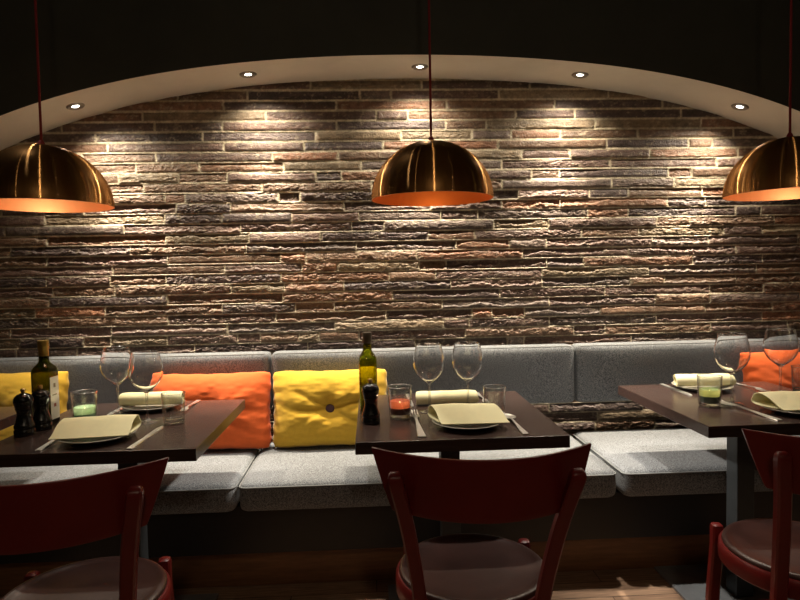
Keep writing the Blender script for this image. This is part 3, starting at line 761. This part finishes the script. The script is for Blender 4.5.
def make_mill(label, loc, rz=0):
    t = thing('pepper_mill', label, 'pepper mill', loc, rz, 'black turned mills')
    base = [(0, 0), (.0285, 0), (.0295, .003), (.0295, .016), (.0275, .019), (.0275, .022), (.0290, .025), (.0285, .031)] + [tuple(p) for p in spline([(.0265, .036), (.0235, .046), (.0205, .058), (.0195, .068), (.0215, .078), (.0235, .083)], 4)] + [(.0235, .0845), (0, .0845)]
    link('body', lathe('body', base, 40), M['mill'], t, smooth=45)
    head = [(0, .085), (.0225, .085), (.0235, .088)] + [tuple(p) for p in spline([(.0262, .097), (.0275, .107), (.0255, .117), (.0190, .125), (.0095, .130)], 4)] + [(0, .1305)]
    link('head', lathe('head', head, 40), M['mill'], t, smooth=45)
    link('knob', lathe('knob', spline([(0, .129), (.0045, .1305), (.0055, .134), (.0072, .139), (.0055, .1445), (0, .146)], 4), 24), M['mill_knob'], t, smooth=180).__setitem__('label', 'brass knob')
    return t
ml = make_mill('black turned pepper mill in front of the green bottle on the middle table', (-.007, 2.000, TZ))
ml.scale = (1.06, 1.06, 1.03)
copy_tree(ml, 'black turned mill on the left table, the nearer one of the pair', (-1.131, 1.988, TZ), .5).scale = (1.07, 1.07, 1.04)
copy_tree(ml, 'black turned mill on the left table, the farther one, close to the bottle', (-1.114, 2.058, TZ), 1.1)


def make_plate(label, loc):
    p = spline([(.060, .000), (.064, .001), (.080, .006), (.100, .0125), (.1135, .0185)], 4); q = spline([(.1135, .0205), (.099, .0155), (.080, .0095), (.066, .006), (.03, .0055), (0, .0055)], 4)
    prof = [(0, .0015), (.055, .0015), (.058, 0)] + [tuple(a) for a in p] + [(.1148, .0195)] + [tuple(a) for a in q]
    return tag(link('plate', lathe('plate', prof, 64), M['stoneware'], None, loc, smooth=60), label, 'plate', 'stoneware plates')
def napkin_mesh(w, depth, hgt, seed, roll, sk=-.30):
    """folded cloth: profile in y-z swept along x, thick cloth, open ends"""
    r = np.random.RandomState(seed)
    if roll:   # loosely rolled cylinder, slightly flattened
        th = np.linspace(-2.2, 2 * PI + 1.0, 64)
        rad = np.linspace(.62, 1.0, 64)
        prof = np.stack([-np.cos(th) * depth / 2 * rad, hgt / 2 * (1 - np.sin(th - PI / 2 + PI / 2) * rad)], -1)
    else:      # flat fold: base layer, rolled back edge, front face sloping down to a lip
        prof = spline([(-depth * .30, .004), (0, .0035), (depth * .36, .0035), (depth * .50, hgt * .30), (depth * .46, hgt * .80), (depth * .30, hgt * .99), (depth * .12, hgt * .93), (-depth * .18, hgt * .56), (-depth * .44, hgt * .22), (-depth * .52, .006)], 6)
    n = 28; x = np.linspace(-w / 2, w / 2, n)
    rows = []
    for i, xi in enumerate(x):
        s = abs(xi) / (w / 2)
        k = 1 - .05 * s ** 3
        wave = .0025 * math.sin(xi * 34 + seed) + .0012 * math.sin(xi * 77 + seed * 3)
        skew = 0. if roll else sk
        dx = (prof[:, 0] / depth) * (.012 if roll else .004) * np.sign(xi) * s ** 2 * -1
        rows.append(np.stack([xi + dx + skew * prof[:, 0] + .002 * np.sin(prof[:, 1] * 140 + seed), prof[:, 0] * k, np.maximum(prof[:, 1] * (k + wave * 8 * (prof[:, 1] > .012)), .0025)], -1))
    me = grid_surface('napkin', np.array(rows))
    bm = bmesh.new(); bm.from_mesh(me)
    bmesh.ops.recalc_face_normals(bm, faces=bm.faces)
    bmesh.ops.solidify(bm, geom=bm.faces[:], thickness=.0022)
    bm.to_mesh(me); bm.free(); return me
nap_flat = napkin_mesh(.212, .125, .048, 3, False); nap_wide = napkin_mesh(.222, .125, .048, 6, False, .08); nap_roll = napkin_mesh(.225, .074, .054, 5, True)
# plate-and-napkin settings: (x, y, rotation)
near = [(.306, 1.925, -.02, 'middle table'), (-.862, 1.905, .10, 'left table'), (1.448, 1.965, -.02, 'right table')]
far = [(.280, 2.262, 0., 'middle table'), (-.842, 2.335, .02, 'left table'), (1.355, 2.388, -.06, 'right table')]
pl = None
for rows_, me, kind, nm in ((near, nap_flat, 'near', 'loosely folded cream napkin'), (far, nap_roll, 'far', 'rolled cream napkin')):
    for x, y, rz, tb_ in rows_:
        if kind == 'near': me = nap_wide if tb_ == 'left table' else nap_flat
        plated = not (kind == 'far' and tb_ == 'middle table')
        lab = ('grey stoneware plate under the folded napkin, chair side of the %s' if kind == 'near' else 'stoneware plate under the rolled napkin, bench side of the %s') % tb_
        if pl is None: pl = make_plate(lab, (x, y, TZ))
        elif plated: copy_tree(pl, lab, (x, y, TZ), rz)
        o = link('napkin', me if not me.materials else me, [] if me.materials else M['napkin'], None, (x, y - .005, TZ + (.0185 if kind == 'near' else .0135 if plated else .0)), (0, 0, rz), smooth=60)
        tag(o, nm + (' on the chair side of the %s' if kind == 'near' else ' on the bench side of the %s') % tb_, 'napkin', 'cream napkins')

# cutlery, lying along local y; the head at +y
def strip(name, secs, t=.0022):
    """flat bar from sections (y, half width, z)"""
    v, f = [], []
    for y, w, z in secs: v += [(-w, y, z), (w, y, z), (w * .86, y, z + t), (-w * .86, y, z + t)]
    for i in range(len(secs) - 1):
        for k in range(4):
            j = (k + 1) % 4; f.append((i * 4 + k, i * 4 + j, i * 4 + 4 + j, i * 4 + 4 + k))
    f.append((3, 2, 1, 0)); L = (len(secs) - 1) * 4; f.append((L, L + 1, L + 2, L + 3))
    return pydata(name, v, f)
def join(name, mes):
    bm = bmesh.new()
    for m_ in mes: bm.from_mesh(m_); bpy.data.meshes.remove(m_)
    bmesh.ops.recalc_face_normals(bm, faces=bm.faces)
    me = bpy.data.meshes.new(name); bm.to_mesh(me); bm.free(); return me
HANDLE = [(-.115, .0085, .0005), (-.110, .0100, .0005), (-.06, .0078, .002), (-.01, .0042, .005), (.03, .0034, .008)]
def fork_mesh():
    ms = [strip('h', HANDLE + [(.045, .006, .008), (.054, .0115, .007), (.068, .0128, .005)])]
    for i in range(4):
        xo = (i - 1.5) * .0066
        m_ = strip('t', [(.066, .0026, .005), (.090, .0021, .004), (.108, .0017, .0075), (.115, .0008, .009)])
        for q in m_.vertices: q.co.x += xo
        ms.append(m_)
    return join('fork', ms)
def spoon_mesh():
    n, m_ = 16, 7; rows = []
    h = strip('h', HANDLE + [(.050, .004, .007)])
    for j in range(n + 1):
        s = j / n; y = .046 + .066 * s; w = .0205 * math.sin(PI * min(1, s ** .8 * .97 + .03)) ** .62 + .001
        rows.append([(w * t, y, .0078 - .0055 * math.sin(PI * s) * (1 - t * t)) for t in np.linspace(-1, 1, m_)])
    b = grid_surface('b', np.array(rows)); bm = bmesh.new(); bm.from_mesh(b); bmesh.ops.solidify(bm, geom=bm.faces[:], thickness=.0014); bm.to_mesh(b); bm.free()
    return join('spoon', [h, b])
def knife_mesh():
    return strip('knife', [(-.118, .0075, .0002), (-.113, .0090, .0002), (-.06, .0078, .0002), (-.005, .0062, .0002), (.005, .0085, .0002), (.06, .0100, .0002), (.095, .0090, .0002), (.113, .0045, .0002), (.118, .0012, .0002)], .0026)
CUT = dict(fork=fork_mesh(), spoon=spoon_mesh(), knife=knife_mesh())
def cutlery(kind, x, y, rz, label, sc=1.12):
    me = CUT[kind]
    o = link(kind, me, [] if me.materials else M['cutlery'], None, (x, y, TZ + .0004), (0, 0, math.radians(rz)), smooth=40)
    o.scale = (sc, sc, sc)
    return tag(o, label, kind, 'cutlery on the tables')
cutlery('fork', .145, 1.955, 1, 'steel fork left of the folded napkin on the middle table, tines up', 1.35)
cutlery('spoon', .462, 1.915, 2, 'steel spoon right of the folded napkin on the middle table', 1.05)
cutlery('knife', .145, 2.33, 180, 'steel knife by the rolled napkin behind the red candle', 1.0)
cutlery('fork', .430, 2.325, 180, 'steel fork right of the rolled napkin, bench side of the middle table', 1.0)
cutlery('fork', -.990, 1.910, 3, 'steel fork half hidden under the folded napkin on the left table', 1.05)
cutlery('knife', -.712, 1.905, -2, 'steel knife beside the tumbler on the left table', 1.1)
cutlery('knife', -.970, 2.335, 180, 'steel knife left of the rolled napkin on the left table', .95)
cutlery('fork', -.706, 2.340, 180, 'steel fork right of the rolled napkin at the back of the left table', 1.0)
cutlery('fork', 1.292, 1.995, 9, 'steel fork in front of the green candle on the right table', 1.22)
cutlery('knife', 1.246, 2.390, 180, 'steel knife left of the rolled napkin on the right table', 1.05)
cutlery('fork', 1.556, 2.385, 180, 'steel fork right of the rolled napkin on the right table', 1.0)

# ------------------------------------------------------------------ ROOM LIGHT (lamps behind the camera, ceiling downlights, added seat and floor spots, pendant bulbs)
def lamp(kind, name, loc, energy, col, size, target=None, spot=None):
    ld = bpy.data.lights.new(name, kind); ld.energy = energy; ld.color = col
    ld.shadow_soft_size = size
    if spot: ld.spot_size = math.radians(spot); ld.spot_blend = 1
    lo = bpy.data.objects.new(name, ld); COL.objects.link(lo); lo.location = loc
    if target: lo.rotation_euler = (Vector(target) - Vector(loc)).to_track_quat('-Z', 'Y').to_euler()
lamp('POINT', 'room_light', (.15, -.9, 2.45), 20.0, (1, .80, .55), .08)
lamp('POINT', 'room_light', (-1.7, -.6, 2.3), 1.6, (1, .80, .55), .02)
lamp('POINT', 'room_light', (1.9, -.6, 2.3), 1.6, (1, .80, .55), .02)
for x in (-1.42, -.29, .82, 1.94):
    lamp('SPOT', 'unseen_overhead_spot', (x, 2.20, 2.70), 105., (1., .92, .80), .03, (x, 2.20, 0), 50)
lamp('SPOT', 'unseen_overhead_spot', (1.30, 2.48, 2.50), 360., (1., .92, .80), .05, (-.64, 2.36, .47), 13)  # added unseen spot, lifts the left seat out of the table shadow
lamp('SPOT', 'unseen_overhead_spot', (-1.6, 2.48, 2.50), 620., (1., .92, .80), .05, (1.32, 2.36, .47), 13)  # added unseen spot that fills the table shadow on the right seat
lamp('SPOT', 'unseen_overhead_spot', (.30, 2.28, 2.65), 180., (1., .92, .80), .03, (1.28, 2.20, 0), 26)  # added unseen spot, brightens floor and base plate under the right table
for (px, py, pz), e in (((.222, 2.10, 1.506), .36), ((-1.075, 2.06, 1.496), 1.3), ((1.505, 2.09, 1.507), 1.2)):
    lamp('POINT', 'bulb_light', (px, py, pz + .035), e, (1, .50, .16) if e < .5 else (1, .95, .80), .03)

w = bpy.data.worlds.new('world'); SC.world = w; w.use_nodes = True
w.node_tree.nodes['Background'].inputs['Color'].default_value = (.02, .02, .022, 1); w.node_tree.nodes['Background'].inputs['Strength'].default_value = .3
vs = SC.view_settings; vs.view_transform = 'Standard'; vs.look = 'None'; vs.exposure = 0.; vs.gamma = 1; vs.use_curve_mapping = False
cy = SC.cycles
cy.max_bounces = 14; cy.transmission_bounces = 12; cy.glossy_bounces = 6; cy.diffuse_bounces = 5; cy.transparent_max_bounces = 8
cy.sample_clamp_indirect = 6.; cy.caustics_reflective = True; cy.caustics_refractive = True; cy.blur_glossy = .5
cy.use_denoising = True
